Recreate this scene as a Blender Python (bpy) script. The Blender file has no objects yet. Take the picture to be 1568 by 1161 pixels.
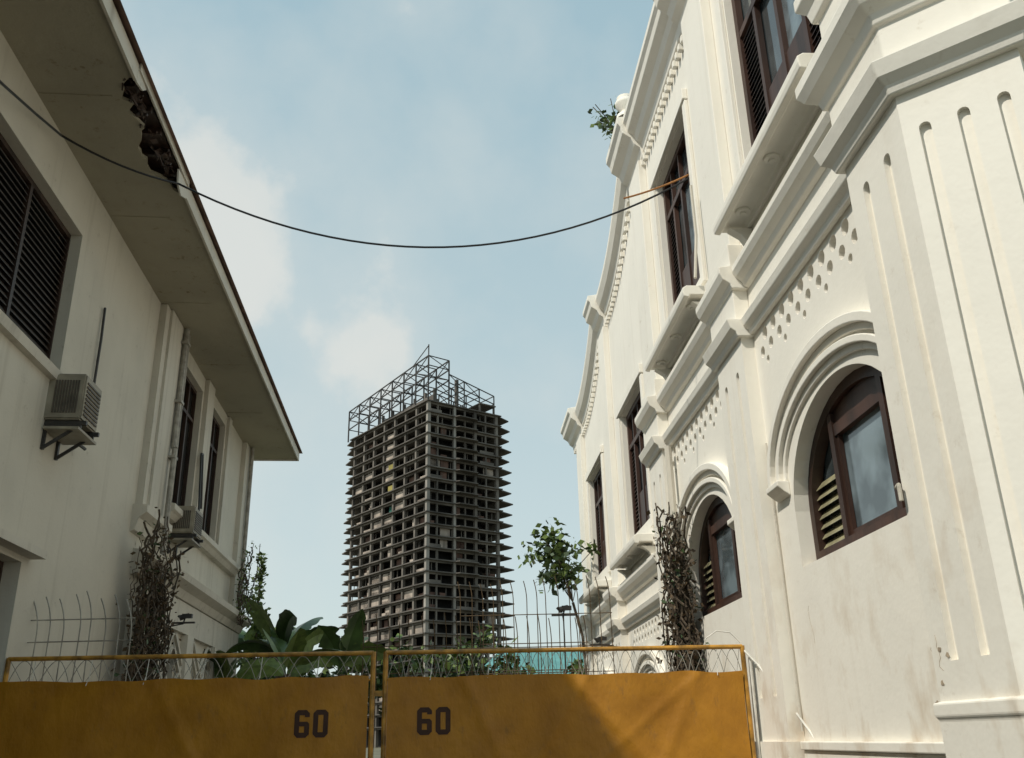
import bpy, bmesh, math, random
from mathutils import Matrix, Vector
rnd=random.Random(7)
scene=bpy.context.scene
COL=bpy.context.collection

# ---------------------------------------------------------------- materials
def newmat(name):
    m=bpy.data.materials.new(name); m.use_nodes=True
    nt=m.node_tree; return m,nt,nt.nodes['Principled BSDF']
def N(nt,t,**k):
    n=nt.nodes.new(t)
    for a,b in k.items(): setattr(n,a,b)
    return n
def noise(nt,scale,detail=3,mapscale=None,rough=.55):
    tc=N(nt,'ShaderNodeTexCoord'); src=tc.outputs['Object']
    if mapscale:
        mp=N(nt,'ShaderNodeMapping'); mp.inputs['Scale'].default_value=mapscale
        nt.links.new(src,mp.inputs['Vector']); src=mp.outputs['Vector']
    n=N(nt,'ShaderNodeTexNoise'); n.inputs['Scale'].default_value=scale; n.inputs['Detail'].default_value=detail
    n.inputs['Roughness'].default_value=rough
    nt.links.new(src,n.inputs['Vector']); return n.outputs['Fac']
def ramp(nt,fac,p0,p1,c0=(0,0,0,1),c1=(1,1,1,1)):
    r=N(nt,'ShaderNodeValToRGB'); e=r.color_ramp.elements
    e[0].position=p0; e[1].position=p1; e[0].color=c0; e[1].color=c1
    nt.links.new(fac,r.inputs[0]); return r.outputs[0]
def mix(nt,fac,a,b):
    m=N(nt,'ShaderNodeMix',data_type='RGBA')
    if isinstance(fac,(int,float)): m.inputs[0].default_value=fac
    else: nt.links.new(fac,m.inputs[0])
    for i,v in ((6,a),(7,b)):
        if isinstance(v,tuple): m.inputs[i].default_value=(v[0],v[1],v[2],1)
        else: nt.links.new(v,m.inputs[i])
    return m.outputs[2]
def math_(nt,op,a,b):
    m=N(nt,'ShaderNodeMath',operation=op)
    for i,v in enumerate((a,b)):
        if isinstance(v,(int,float)): m.inputs[i].default_value=v
        else: nt.links.new(v,m.inputs[i])
    return m.outputs[0]
def bump(nt,b,fac,strength,dist=.02):
    n=N(nt,'ShaderNodeBump'); n.inputs['Strength'].default_value=strength; n.inputs['Distance'].default_value=dist
    nt.links.new(fac,n.inputs['Height']); nt.links.new(n.outputs[0],b.inputs['Normal'])
def plaster(name,col,dirt,amt=.5,streak=.5,rough=.75,bumpy=.25,rust=0):
    m,nt,b=newmat(name)
    f1=ramp(nt,noise(nt,.9,3),.42,.70); f2=ramp(nt,noise(nt,1.0,3,(5,5,.3)),.55,.78)
    f3=ramp(nt,noise(nt,7,4,None,.72),.60,.72)
    c=mix(nt,math_(nt,'MULTIPLY',f1,amt*.6),col,tuple(x*.78 for x in col))
    c=mix(nt,math_(nt,'MULTIPLY',f2,streak*.5),c,dirt)
    c=mix(nt,math_(nt,'MULTIPLY',math_(nt,'MULTIPLY',f3,f1),amt),c,dirt)
    if rust:
        tc=N(nt,'ShaderNodeTexCoord'); sp=N(nt,'ShaderNodeSeparateXYZ'); nt.links.new(tc.outputs['Object'],sp.inputs[0])
        low=ramp(nt,math_(nt,'DIVIDE',sp.outputs[2],4.2),.30,.95,(1,1,1,1),(0,0,0,1))
        f4=ramp(nt,noise(nt,2.3,4,(1,1,.6),.65),.52,.68)
        c=mix(nt,math_(nt,'MULTIPLY',math_(nt,'MULTIPLY',f4,low),rust),c,(.45,.31,.17))
    nt.links.new(c,b.inputs['Base Color']); b.inputs['Roughness'].default_value=rough
    bump(nt,b,noise(nt,5,3,None,.7),bumpy,.03)
    return m
def simple(name,col,rough=.6,var=.25,scale=6,bumps=0,metal=0,ms=None,spec=None):
    m,nt,b=newmat(name)
    f=ramp(nt,noise(nt,scale,2,ms),.3,.7)
    c=mix(nt,f,tuple(x*(1-var) for x in col),tuple(min(1,x*(1+var)) for x in col))
    nt.links.new(c,b.inputs['Base Color']); b.inputs['Roughness'].default_value=rough; b.inputs['Metallic'].default_value=metal
    if spec is not None: b.inputs['Specular IOR Level'].default_value=spec
    if bumps: bump(nt,b,noise(nt,scale*6,1,ms),bumps,.01)
    return m
M={}
M['white']=plaster('white_painted_plaster',(.84,.80,.715),(.40,.31,.20),.42,.26,.75,.14,.5)
M['beige']=plaster('offwhite_plaster',(.58,.54,.455),(.21,.17,.115),.75,.6,.8,.2)
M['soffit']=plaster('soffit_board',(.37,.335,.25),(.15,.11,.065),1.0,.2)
M['trim']=plaster('offwhite_trim',(.58,.54,.46),(.16,.13,.09),.9,.8)
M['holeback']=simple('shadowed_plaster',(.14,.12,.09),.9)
M['scar']=simple('plaster_scar',(.40,.32,.23),.9,.3,10)
M['wood']=simple('brown_window_wood',(.040,.021,.014),.5,.45,5,.1,0,(1,1,.2))
M['woodred']=simple('reddish_shutter_wood',(.048,.021,.013),.5,.5,4,.1,0,(1,1,.2))
M['jal']=simple('pale_glass_jalousie',(.33,.30,.18),.25,.3,5)
M['louver']=simple('dark_brown_louvre',(.04,.028,.020),.55,.35,8,.1)
M['dark']=simple('dark_interior',(.010,.009,.008),.9)
M['metal']=simple('painted_metal_grey',(.30,.28,.24),.5,.3,9)
M['darkmetal']=simple('dark_metal',(.03,.027,.024),.5,.3,9)
M['ac']=simple('aged_ac_casing',(.28,.25,.19),.55,.3,4,.1)
M['acg']=simple('ac_grille',(.085,.07,.052),.6,.3,8)
M['roof']=simple('roof_tin',(.20,.12,.09),.7,.4,3,.2)
M['concrete']=simple('raw_concrete',(.115,.102,.09),.95,.5,.12)
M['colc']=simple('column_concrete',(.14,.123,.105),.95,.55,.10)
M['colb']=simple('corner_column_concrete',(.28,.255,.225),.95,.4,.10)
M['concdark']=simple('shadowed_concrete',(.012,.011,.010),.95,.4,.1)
M['block']=simple('hollow_block_infill',(.36,.30,.25),.9,.4,.3)
M['blockb']=simple('brick_infill',(.14,.08,.06),.9,.4,.3)
M['netg']=simple('green_safety_net',(.02,.10,.075),.9,.3,.3)
M['nety']=simple('yellow_panel',(.30,.25,.07),.9,.3,.3)
M['steel']=simple('steel_frame_primer',(.05,.045,.042),.7,.3,.4)
M['yellow']=simple('yellow_fence_paint',(.40,.20,.028),.45,.5,9,.1)
M['cable']=simple('black_cable',(.012,.012,.013),.5)
M['cableo']=simple('orange_cable',(.42,.18,.05),.5)
M['text']=simple('stencil_black',(.045,.016,.006),.7)
M['rope']=simple('white_strap',(.7,.68,.62),.7)
M['bark']=simple('bark',(.11,.085,.06),.9,.4,20,.3)
M['twig']=simple('dry_vine_stem',(.075,.055,.036),.9,.5,15)
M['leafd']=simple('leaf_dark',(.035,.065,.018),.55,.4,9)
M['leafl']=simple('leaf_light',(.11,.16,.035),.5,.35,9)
M['banana']=simple('banana_leaf',(.055,.10,.026),.4,.4,3)
M['leafb']=simple('leaf_brown',(.085,.055,.026),.8,.4,9)
M['teal']=simple('teal_roof_tin',(.10,.26,.25),.5,.2,1.5)
M['asphalt']=simple('asphalt',(.05,.05,.048),.9,.3,4,.3)
M['paving']=simple('concrete_pavement',(.28,.27,.25),.9,.25,3,.2)
M['soil']=simple('ground_soil',(.12,.11,.07),.95,.4,.3)
def glassmat(name,base,r=.06):
    m,nt,b=newmat(name)
    f=ramp(nt,noise(nt,2.2,3),.4,.65)
    nt.links.new(mix(nt,f,base,tuple(x*2.8 for x in base)),b.inputs['Base Color'])
    b.inputs['Roughness'].default_value=r; b.inputs['Specular IOR Level'].default_value=.9
    return m
M['glass']=glassmat('window_glass',(.026,.032,.034))
M['glassl']=glassmat('reflection_tinted_glass',(.075,.095,.105),.12)  # paler panes: bluish-grey sky reflection put into the base colour
def bannermat():
    m,nt,b=newmat('orange_tarpaulin')
    f=ramp(nt,noise(nt,2.5,5),.35,.7)
    c=mix(nt,f,(.36,.150,.006),(.50,.222,.012))
    c=mix(nt,math_(nt,'MULTIPLY',ramp(nt,noise(nt,9,5,(1,1,.5),.75),.58,.72),.45),c,(.19,.10,.03))
    nt.links.new(c,b.inputs['Base Color']); b.inputs['Roughness'].default_value=.5
    bump(nt,b,noise(nt,4,4,(1,1,.6),.65),.6,.03)
    t=N(nt,'ShaderNodeBsdfTranslucent'); nt.links.new(c,t.inputs[0]); ms=N(nt,'ShaderNodeMixShader'); ms.inputs[0].default_value=.10
    nt.links.new(b.outputs[0],ms.inputs[1]); nt.links.new(t.outputs[0],ms.inputs[2]); nt.links.new(ms.outputs[0],nt.nodes['Material Output'].inputs[0])
    return m
M['banner']=bannermat()

# ---------------------------------------------------------------- mesh helpers
def finish(bm,name,mats,parent=None,smooth=False,recalc=True):
    if recalc: bmesh.ops.recalc_face_normals(bm,faces=bm.faces)
    me=bpy.data.meshes.new(name); bm.to_mesh(me); bm.free()
    if not isinstance(mats,(list,tuple)): mats=[mats]
    for m in mats: me.materials.append(M[m])
    if smooth:
        for p in me.polygons: p.use_smooth=True
    o=bpy.data.objects.new(name,me); COL.objects.link(o)
    if parent: o.parent=parent
    return o
def empty(name,loc=(0,0,0),rz=0):
    o=bpy.data.objects.new(name,None); COL.objects.link(o); o.location=loc; o.rotation_euler=(0,0,rz); o.empty_display_size=.3
    return o
class Frame:
    def __init__(s,o=(0,0,0),u=(1,0,0),w=(0,1,0)):
        s.o=Vector(o); s.u=Vector(u).normalized(); s.w=Vector(w).normalized()
    def __call__(s,u,v,w): return s.o+s.u*u+Vector((0,0,v))+s.w*w
def face(bm,pts,mi=0):
    f=bm.faces.new([bm.verts.new(p) for p in pts]); f.material_index=mi; return f
def box(bm,F,u0,u1,w0,w1,z0,z1,mi=0):
    v=[bm.verts.new(F(u,z,w)) for u in (u0,u1) for w in (w0,w1) for z in (z0,z1)]
    for q in ((0,1,3,2),(4,6,7,5),(0,4,5,1),(2,3,7,6),(0,2,6,4),(1,5,7,3)):
        f=bm.faces.new([v[i] for i in q]); f.material_index=mi
def prism(bm,F,poly,z0,z1,mi=0):
    a=[bm.verts.new(F(p[0],z0,p[1])) for p in poly]; b=[bm.verts.new(F(p[0],z1,p[1])) for p in poly]
    n=len(poly)
    for i in range(n):
        f=bm.faces.new((a[i],a[(i+1)%n],b[(i+1)%n],b[i])); f.material_index=mi
    bm.faces.new(a).material_index=mi; bm.faces.new(b[::-1]).material_index=mi
def sweep(bm,F,path,prof,mi=0):
    rings=[[bm.verts.new(F(u,z+dz,w)) for (w,dz) in prof] for (u,z) in path]
    n=len(prof)
    for a,b in zip(rings,rings[1:]):
        for i in range(n):
            f=bm.faces.new((a[i],a[(i+1)%n],b[(i+1)%n],b[i])); f.material_index=mi
    bm.faces.new(rings[0]).material_index=mi; bm.faces.new(rings[-1][::-1]).material_index=mi
def tube(bm,p0,p1,r,n=6,mi=0,r1=None):
    p0=Vector(p0);p1=Vector(p1); d=(p1-p0)
    if d.length<1e-6: return
    d.normalize(); a=d.orthogonal().normalized(); b=d.cross(a); r1=r if r1 is None else r1
    A=[bm.verts.new(p0+(a*math.cos(t)+b*math.sin(t))*r) for t in [2*math.pi*i/n for i in range(n)]]
    B=[bm.verts.new(p1+(a*math.cos(t)+b*math.sin(t))*r1) for t in [2*math.pi*i/n for i in range(n)]]
    for i in range(n):
        f=bm.faces.new((A[i],A[(i+1)%n],B[(i+1)%n],B[i])); f.material_index=mi
    bm.faces.new(A[::-1]).material_index=mi; bm.faces.new(B).material_index=mi
def polytube(bm,pts,r,n=6,mi=0):
    for a,b in zip(pts,pts[1:]): tube(bm,a,b,r,n,mi)
class Op:
    def __init__(s,u0,u1,lo,hi,depth=.2,samples=1,back=False):
        s.u0=u0;s.u1=u1;s.lo=lo if callable(lo) else (lambda u,l=lo:l);s.hi=hi if callable(hi) else (lambda u,h=hi:h)
        s.depth=depth;s.k=samples;s.back=back
def arch_op(c,hw,sill,spring,rise,depth=.2,k=18):
    return Op(c-hw,c+hw,sill,lambda u:spring+rise*math.sqrt(max(0,1-((u-c)/hw)**2)),depth,k)
def round_op(c,z,r,depth=.08):
    g=lambda u:r*math.sqrt(max(0,1-((u-c)/r)**2))
    return Op(c-r,c+r,lambda u:z-g(u),lambda u:z+g(u),depth,6,True)
def usamp(o):
    if o.k==1: return [o.u0,o.u1]
    c=(o.u0+o.u1)/2;h=(o.u1-o.u0)/2
    return [c-h*math.cos(math.pi*i/o.k) for i in range(o.k+1)]
def wall(bm,F,u0,u1,z0,z1,ops,w=0,mi=0,bmi=1,extra=()):
    top=z1 if callable(z1) else (lambda u:z1)
    us={round(u0,5),round(u1,5)}|{round(e,5) for e in extra}
    for o in ops: us|={round(x,5) for x in usamp(o)}
    us=sorted(x for x in us if u0-1e-6<=x<=u1+1e-6)
    for a,b in zip(us,us[1:]):
        m=(a+b)/2; act=sorted([o for o in ops if o.u0<m<o.u1],key=lambda o:o.lo(m))
        ca,cb=z0,z0
        for o in act+[None]:
            na,nb=(o.lo(a),o.lo(b)) if o else (top(a),top(b))
            if na>ca+1e-5 or nb>cb+1e-5:
                face(bm,[F(a,ca,w),F(b,cb,w),F(b,nb,w),F(a,na,w)],mi)
            if o: ca,cb=o.hi(a),o.hi(b)
    for o in ops:
        s=usamp(o); pts=[(u,o.lo(u)) for u in s]+[(u,o.hi(u)) for u in reversed(s)]
        q=[]
        for p in pts:
            if not q or (abs(p[0]-q[-1][0])+abs(p[1]-q[-1][1]))>1e-5: q.append(p)
        if abs(q[0][0]-q[-1][0])+abs(q[0][1]-q[-1][1])<1e-5: q.pop()
        for (a,b) in zip(q,q[1:]+q[:1]):
            face(bm,[F(a[0],a[1],w),F(b[0],b[1],w),F(b[0],b[1],w-o.depth),F(a[0],a[1],w-o.depth)],mi)
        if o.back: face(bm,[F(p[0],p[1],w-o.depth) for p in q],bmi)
def archpts(c,hw,z0,spring,rise,k=20):
    return [(c-hw,z0)]+[(c-hw*math.cos(math.pi*i/k),spring+rise*math.sin(math.pi*i/k)) for i in range(k+1)]+[(c+hw,z0)]
def ring(bm,F,A,B,w0,w1,mi=0,closed=False):
    n=len(A); rng=range(n if closed else n-1)
    for i in rng:
        j=(i+1)%n
        face(bm,[F(*A[i],w1),F(*A[j],w1),F(*B[j],w1),F(*B[i],w1)],mi)
        face(bm,[F(*A[i],w0),F(*A[j],w0),F(*A[j],w1),F(*A[i],w1)],mi)
        face(bm,[F(*B[i],w0),F(*B[j],w0),F(*B[j],w1),F(*B[i],w1)],mi)
    if not closed:
        for i in (0,n-1): face(bm,[F(*A[i],w0),F(*A[i],w1),F(*B[i],w1),F(*B[i],w0)],mi)
def louvers(bm,F,u0,u1,z0,z1,w,step=.06,mi=0,d=.035):
    z=z0
    while z<z1-.01:
        a=[F(u0,z,w),F(u1,z,w),F(u1,z+step*.75,w-d),F(u0,z+step*.75,w-d)]
        b=[p+Vector((0,0,.008)) for p in a]
        va=[bm.verts.new(p) for p in a]; vb=[bm.verts.new(p) for p in b]
        for i in range(4):
            bm.faces.new((va[i],va[(i+1)%4],vb[(i+1)%4],vb[i])).material_index=mi
        bm.faces.new(va).material_index=mi; bm.faces.new(vb[::-1]).material_index=mi
        z+=step

# ---------------------------------------------------------------- camera
cam=bpy.data.cameras.new('camera'); co=bpy.data.objects.new('camera',cam); COL.objects.link(co)
cam.sensor_width=36; cam.lens=1413/1568*36; cam.clip_start=.1; cam.clip_end=6000
R=Matrix.Rotation(math.radians(90+21.26),4,'X')@Matrix.Rotation(math.radians(-1.33),4,'Z')
co.matrix_world=Matrix.Translation((0,0,1.6))@R
scene.camera=co

# ---------------------------------------------------------------- ground
G=Frame()
bm=bmesh.new(); face(bm,[(-2500,-2500,0),(2500,-2500,0),(2500,2500,0),(-2500,2500,0)]); finish(bm,'ground','soil')
bm=bmesh.new(); face(bm,[(-2.9,-30,.004),(2.0,-30,.004),(1.0,24,.004),(-5.2,24,.004)]); finish(bm,'road','asphalt')
for nm,x0,x1,y0,y1 in (('pavement',-2.9,-4.2,-5.2,-6.6),('pavement.001',2.0,3.1,1.0,1.9)):
    bm=bmesh.new()
    v=[bm.verts.new(p) for p in [(x0,-30,0),(x1,-30,0),(y1,24,0),(y0,24,0),(x0,-30,.13),(x1,-30,.13),(y1,24,.13),(y0,24,.13)]]
    for q in ((0,1,2,3),(4,5,6,7),(0,1,5,4),(1,2,6,5),(2,3,7,6),(3,0,4,7)): bm.faces.new([v[i] for i in q])
    finish(bm,nm,'paving')

# ---------------------------------------------------------------- RIGHT: colonial building
aR=math.radians(3.66)
RB=empty('white_colonial_building',(3*math.cos(aR),3*math.sin(aR),0),math.pi/2+aR)
F=Frame()
CA=6.78; CB=10.80; CC=14.85; CD=19.2
pil=[(8.42,9.32),(12.3,13.2)]; pilf=[(16.6,17.35),(20.6,21.4)]
PS=5.42; PN=.25
opsN=[]
for c in (CA,CB): opsN.append(arch_op(c,1.13,2.93,3.42,.84,.26))
for c in (CA,CB):
    for i in range(11):
        u=c-1.2+i*.25
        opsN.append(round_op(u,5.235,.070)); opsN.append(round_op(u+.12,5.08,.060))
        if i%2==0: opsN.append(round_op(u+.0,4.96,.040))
opsN.append(Op(CA-.95,CA+1.22,6.9,lambda u:9.35+.45*math.sqrt(max(0,1-((u-CA-.135)/1.086)**2)),.2,12))
opsN.append(Op(CB-.90,CB+.96,6.86,9.3,.2))
bm=bmesh.new()
wall(bm,F,4.6,13.3,0,10.9,opsN)
def ztop(u):
    if u<13.4: return 10.9
    if u<16.6: t=(u-13.4)/3.2; return 9.75+1.0*(1-t)**2.2
    if u<17.4: return 9.75
    if u<20.6: t=(u-17.4)/3.2; return 8.75+1.0*(1-t)**2.2
    return 8.75
opsF=[Op(CC-1.0,CC+1.0,4.75,7.03,.2),Op(CD-1.0,CD+1.0,4.78,7.0,.2),arch_op(CC,1.0,1.0,1.75,.75,.2),arch_op(CD,1.0,1.0,1.75,.75,.2)]
for c in (CC,CD):
    for i in range(10):
        u=c-1.15+i*.25; opsF.append(round_op(u,3.20,.06)); opsF.append(round_op(u+.12,3.06,.055))
wall(bm,F,13.3,22.2,0,ztop,opsF,extra=[13.3+i*.25 for i in range(36)])
face(bm,[F(4.6,0,0),F(4.6,0,-12),F(4.6,10.9,-12),F(4.6,10.9,0)]); face(bm,[F(22.2,0,0),F(22.2,0,-12),F(22.2,8.75,-12),F(22.2,8.75,0)])
face(bm,[F(4.6,0,-12),F(22.2,0,-12),F(22.2,8.75,-12),F(13.4,8.75,-12),F(13.4,10.9,-12),F(4.6,10.9,-12)])
face(bm,[F(4.6,10.2,-.02),F(13.4,10.2,-.02),F(13.4,10.2,-12),F(4.6,10.2,-12)]); face(bm,[F(13.4,8.2,-.02),F(22.2,8.2,-.02),F(22.2,8.2,-12),F(13.4,8.2,-12)])
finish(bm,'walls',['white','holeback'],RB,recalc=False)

bm=bmesh.new()
lowP=[(0,0),(.05,0),(.06,.05),(.11,.09),(.13,.17),(0,.19)]
upP=[(0,-.02),(.05,0),(.07,.05),(.13,.10),(.16,.16),(.16,.22),(0,.26)]
lowC=[(0,0),(.17,0),(.19,.05),(.24,.09),(.27,.19),(0,.20)]
upC=[(0,-.01),(.17,0),(.19,.05),(.26,.10),(.29,.17),(.29,.24),(0,.28)]
def band(prof,s0,s1,z): sweep(bm,F,[(s0,z),(s1,z)],prof)
ZL,ZU=5.34,5.88
for a,b in ((PS+.02,pil[0][0]-.06),(pil[0][1]+.06,pil[1][0]-.06)):
    band(lowP,a,b,ZL); band(upP,a,b,ZU)
for a,b in pil:
    band(lowC,a-.055,b+.055,ZL-.01); band(upC,a-.055,b+.055,ZU-.01)
ZLf,ZUf=3.34,3.84
for a,b in ((pil[1][1]+.06,pilf[0][0]-.05),(pilf[0][1]+.05,pilf[1][0]-.05),(pilf[1][1]+.05,22.2)): band(lowP,a,b,ZLf); band(upP,a,b,ZUf)
for a,b in pilf: band(lowC,a-.045,b+.045,ZLf-.01); band(upC,a-.045,b+.045,ZUf-.01)
tray=[(0,0),(.05,-.02),(.07,.03),(.27,.03),(.28,0),(.34,.01),(.35,.06),(.35,.12),(.30,.15),(0,.15)]
for c,z,a_,b_ in ((CA+.1,6.40,1.22,1.35),(CB,6.38,1.2,1.2),(CC,4.28,1.2,1.2),(CD,4.28,1.2,1.2)):
    band(tray,c-a_,c+b_,z)
    for k in (-.9,-.0,.9):
        ctr=F(c+k,z+.03,.17); tube(bm,ctr,ctr-Vector((0,0,.03)),.075,10); tube(bm,ctr-Vector((0,0,.03)),ctr-Vector((0,0,.05)),.035,8)
    for k in (-a_+.08,b_-.20):
        sweep(bm,Frame(),[(c+k,z-.02),(c+k+.12,z-.02)],[(0,-.22),(.05,-.2),(.12,-.08),(.24,.0),(.0,.0)])
cor=[(0,-.5),(.05,-.48),(.07,-.36),(.14,-.30),(.18,-.2),(.28,-.12),(.30,-.02),(.34,.04),(.34,.14),(.05,.2),(0,.2)]
corC=[(w*1.28 if w>0 else 0,z*1.15) for w,z in cor]
band(cor,4.95,8.35,10.72); band(cor,9.5,12.2,10.72)
band(corC,8.35,9.5,10.72); band(corC,12.2,13.35,10.72)
thin=[(-.15,-.34),(.05,-.32),(.07,-.22),(.16,-.14),(.22,0),(.22,.09),(-.15,.12)]
sweep(bm,F,[(13.42+i*.265,ztop(13.42+i*.265)) for i in range(13)],thin)
sweep(bm,F,[(17.42+i*.26,ztop(17.42+i*.26)) for i in range(13)],thin)
for a,b,z in ((16.62,17.4,9.75),(20.58,22.25,8.75)): band([(w*1.1,zz*.95) for w,zz in cor],a,b,z)
for s0,s1,zf in ((5.2,13.1,lambda u:10.15),(13.5,22.1,lambda u:ztop(u)-.44)):
    u=s0
    while u<s1:
        box(bm,F,u,u+.075,.0,.07,zf(u)-.10,zf(u)); u+=.165
for c,sp,ri,dz in ((CA,3.42,.84,.30),(CB,3.42,.84,.30),(CC,1.75,.75,.2),(CD,1.75,.75,.2)):
    hw=1.13 if c<13 else 1.0
    lo=sp+dz; r2=ri-dz
    for d0,d1,w in ((.06,.12,.03),(.12,.18,.07),(.21,.27,.05),(.27,.35,.10)):
        A=archpts(c,hw+d0,lo,lo,r2+d0,28); B=archpts(c,hw+d1,lo,lo,r2+d1,28)
        ring(bm,F,A[1:-1],B[1:-1],0,w)
    for sx in (-1,1):
        a,b=sorted((c+sx*(hw+.05),c+sx*(hw+.37))); sweep(bm,F,[(a,lo-.10),(b,lo-.10)],[(0,-.04),(.06,0),(.115,.05),(.115,.099),(0,.099)])
for c,h0,h1,z0,z1 in ((CA+.135,1.086,1.086,6.9,9.35),(CB,.90,.96,6.86,9.3),(CC,1.0,1.0,4.75,7.03),(CD,1.0,1.0,4.78,7.0)):
    for sx,h in ((-1,h0),(1,h1)):
        a,b=sorted((c+sx*(h+.03),c+sx*(h+.17))); box(bm,F,a,b,0,.05,z0-.2,z1)
    if c>8: box(bm,F,c-h0-.17,c+h1+.17,0,.07,z1+.02,z1+.18)
for a,b in pil: box(bm,F,a+.03,b-.03,0,.12,6.402,10.16); box(bm,F,a-.02,b+.02,0,.16,6.142,6.40)
for a,b in pilf: box(bm,F,a+.03,b-.03,0,.11,4.12,9.2 if a<18 else 8.25)
for a,b in pil: box(bm,F,a,b,0,.16,5.532,5.868)
for a,b in pilf: box(bm,F,a,b,0,.16,3.532,3.828)
for a,b in ((5.5,8.39),(9.35,12.3)):
    box(bm,F,a+.02,b-.02,0,.035,0,1.45); box(bm,F,a+.02,b-.02,0,.06,1.452,1.52)
bmesh.ops.remove_doubles(bm,verts=bm.verts[:],dist=.0002)
o=finish(bm,'mouldings','white',RB)
bv=o.modifiers.new('soft_edges','BEVEL'); bv.width=.009; bv.segments=2; bv.limit_method='ANGLE'; bv.angle_limit=math.radians(35)
bm=bmesh.new()
def shaft(FF,u0,u1,z0,z1,w,grooves,gz0,gz1):
    ops=[Op(g-.045,g+.045,gz0,lambda u,g=g:gz1+math.sqrt(max(0,.045**2-(u-g)**2)),.045,6,True) for g in grooves]
    wall(bm,FF,u0,u1,z0,z1,ops,w,0,0)
    for u in (u0,u1): face(bm,[FF(u,z0,-.02),FF(u,z0,w),FF(u,z1,w),FF(u,z1,-.02)])
for a,b in pil: shaft(F,a,b,0,ZL-.008,.13,(a+.24,b-.24),1.9,5.0); box(bm,F,a-.03,b+.03,0,.16,0,1.52)
for a,b in pilf: shaft(F,a,b,0,ZLf-.008,.13,((a+b)/2-.15,(a+b)/2+.15),1.2,3.1)
finish(bm,'pilaster_shafts','white',RB,recalc=False)
du=Vector((-.659,-.749,0)).normalized(); dn=Vector((-.749,.659,0)).normalized()
c0=Vector((4.62,PN,0)); Wd=.70
bm=bmesh.new()
face(bm,[F(PS,0,-.02),F(PS,0,PN),F(PS,10.2,PN),F(PS,10.2,-.02)])
ops=[Op(g-.045,g+.045,1.95,lambda u,g=g:5.0+math.sqrt(max(0,.045**2-(u-g)**2)),.04,6,True) for g in (4.86,5.18)]
wall(bm,F,4.62,PS,0,10.2,ops,PN,0,0)
FD=Frame(c0,du,dn)
ops=[Op(g-.035,g+.035,1.95,lambda u,g=g:5.02+math.sqrt(max(0,.035**2-(u-g)**2)),.035,6,True) for g in (.13,.35,.57)]
wall(bm,FD,0,Wd,0,10.2,ops,0,0,0)
p1=c0+du*Wd; p2=p1+Vector((.717,-.687,0))*.35
face(bm,[(p1.x,p1.y,0),(p2.x,p2.y,0),(p2.x,p2.y,10.2),(p1.x,p1.y,10.2)])
face(bm,[(p2.x,p2.y,0),(4.62,-1.2,0),(4.62,-1.2,10.2),(p2.x,p2.y,10.2)])
finish(bm,'corner_pier','white',RB,recalc=False)
def offpoly(P,o):
    out=[]; n=len(P)
    for i in range(n):
        if i==0 or i==n-1:
            a,b=(P[0],P[1]) if i==0 else (P[-2],P[-1]); d=(b-a).normalized(); nn=Vector((-d.y,d.x)); out.append(P[i]+nn*o); continue
        d1=(P[i]-P[i-1]).normalized(); d2=(P[i+1]-P[i]).normalized()
        n1=Vector((-d1.y,d1.x)); n2=Vector((-d2.y,d2.x)); m=(n1+n2).normalized(); out.append(P[i]+m*(o/max(.3,m.dot(n1))))
    return out
P=[Vector((PS,0)),Vector((PS,PN)),Vector((4.62,PN)),Vector((p1.x,p1.y)),Vector((p2.x,p2.y)),Vector((4.62,-1.2))]
sg=-1 if offpoly(P[1:3],1)[0].y<.1 else 1
bm=bmesh.new()
def pband(stack):
    rings=[[bm.verts.new((q.x,q.y,z)) for q in offpoly(P,sg*o)] for o,z in stack]
    for a,b in zip(rings,rings[1:]):
        for i in range(len(a)-1): bm.faces.new((a[i],a[i+1],b[i+1],b[i]))
pband([(0,5.30),(.05,5.30),(.07,5.36),(.12,5.41),(.15,5.52),(0.03,5.54),(.03,5.84),(.06,5.85),(.08,5.92),(.15,5.98),(.19,6.05),(.19,6.14),(0,6.20)])
pband([(0,6.62),(.04,6.64),(.06,6.74),(.12,6.82),(.12,6.92),(0,6.98)])
pband([(0,1.74),(.035,1.73),(.035,1.66),(.02,1.64),(.02,0)])
pband([(0,10.0),(.1,10.05),(.25,10.5),(.4,10.6),(.4,10.85),(0,10.9)])
o=finish(bm,'corner_pier_bands','white',RB)
bv=o.modifiers.new('soft_edges','BEVEL'); bv.width=.009; bv.segments=2; bv.limit_method='ANGLE'; bv.angle_limit=math.radians(30)
# faint cracks and chipped plaster scars low on the wall
bm=bmesh.new()
def crack(FF,u,z,w,n,dz,r=.002):
    pts=[FF(u,z,w)]
    for i in range(n): u+=rnd.gauss(0,.022); z+=dz*rnd.uniform(.5,1.4); pts.append(FF(u,z,w))
    polytube(bm,pts,r,4)
crack(F,5.35,2.1,PN,7,-.04); crack(F,5.9,2.1,0,8,-.05); crack(F,7.9,2.6,0,7,-.05,.0018)
for u,z in ((5.32,2.02),(5.24,1.98),(5.36,1.84),(5.95,1.75)):
    n=9; face(bm,[F(u+math.cos(6.283*i/n)*rnd.uniform(.010,.035),z+math.sin(6.283*i/n)*rnd.uniform(.008,.02),(PN if u<5.4 else 0)+.003) for i in range(n)])
finish(bm,'plaster_scars','scar',RB)

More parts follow.
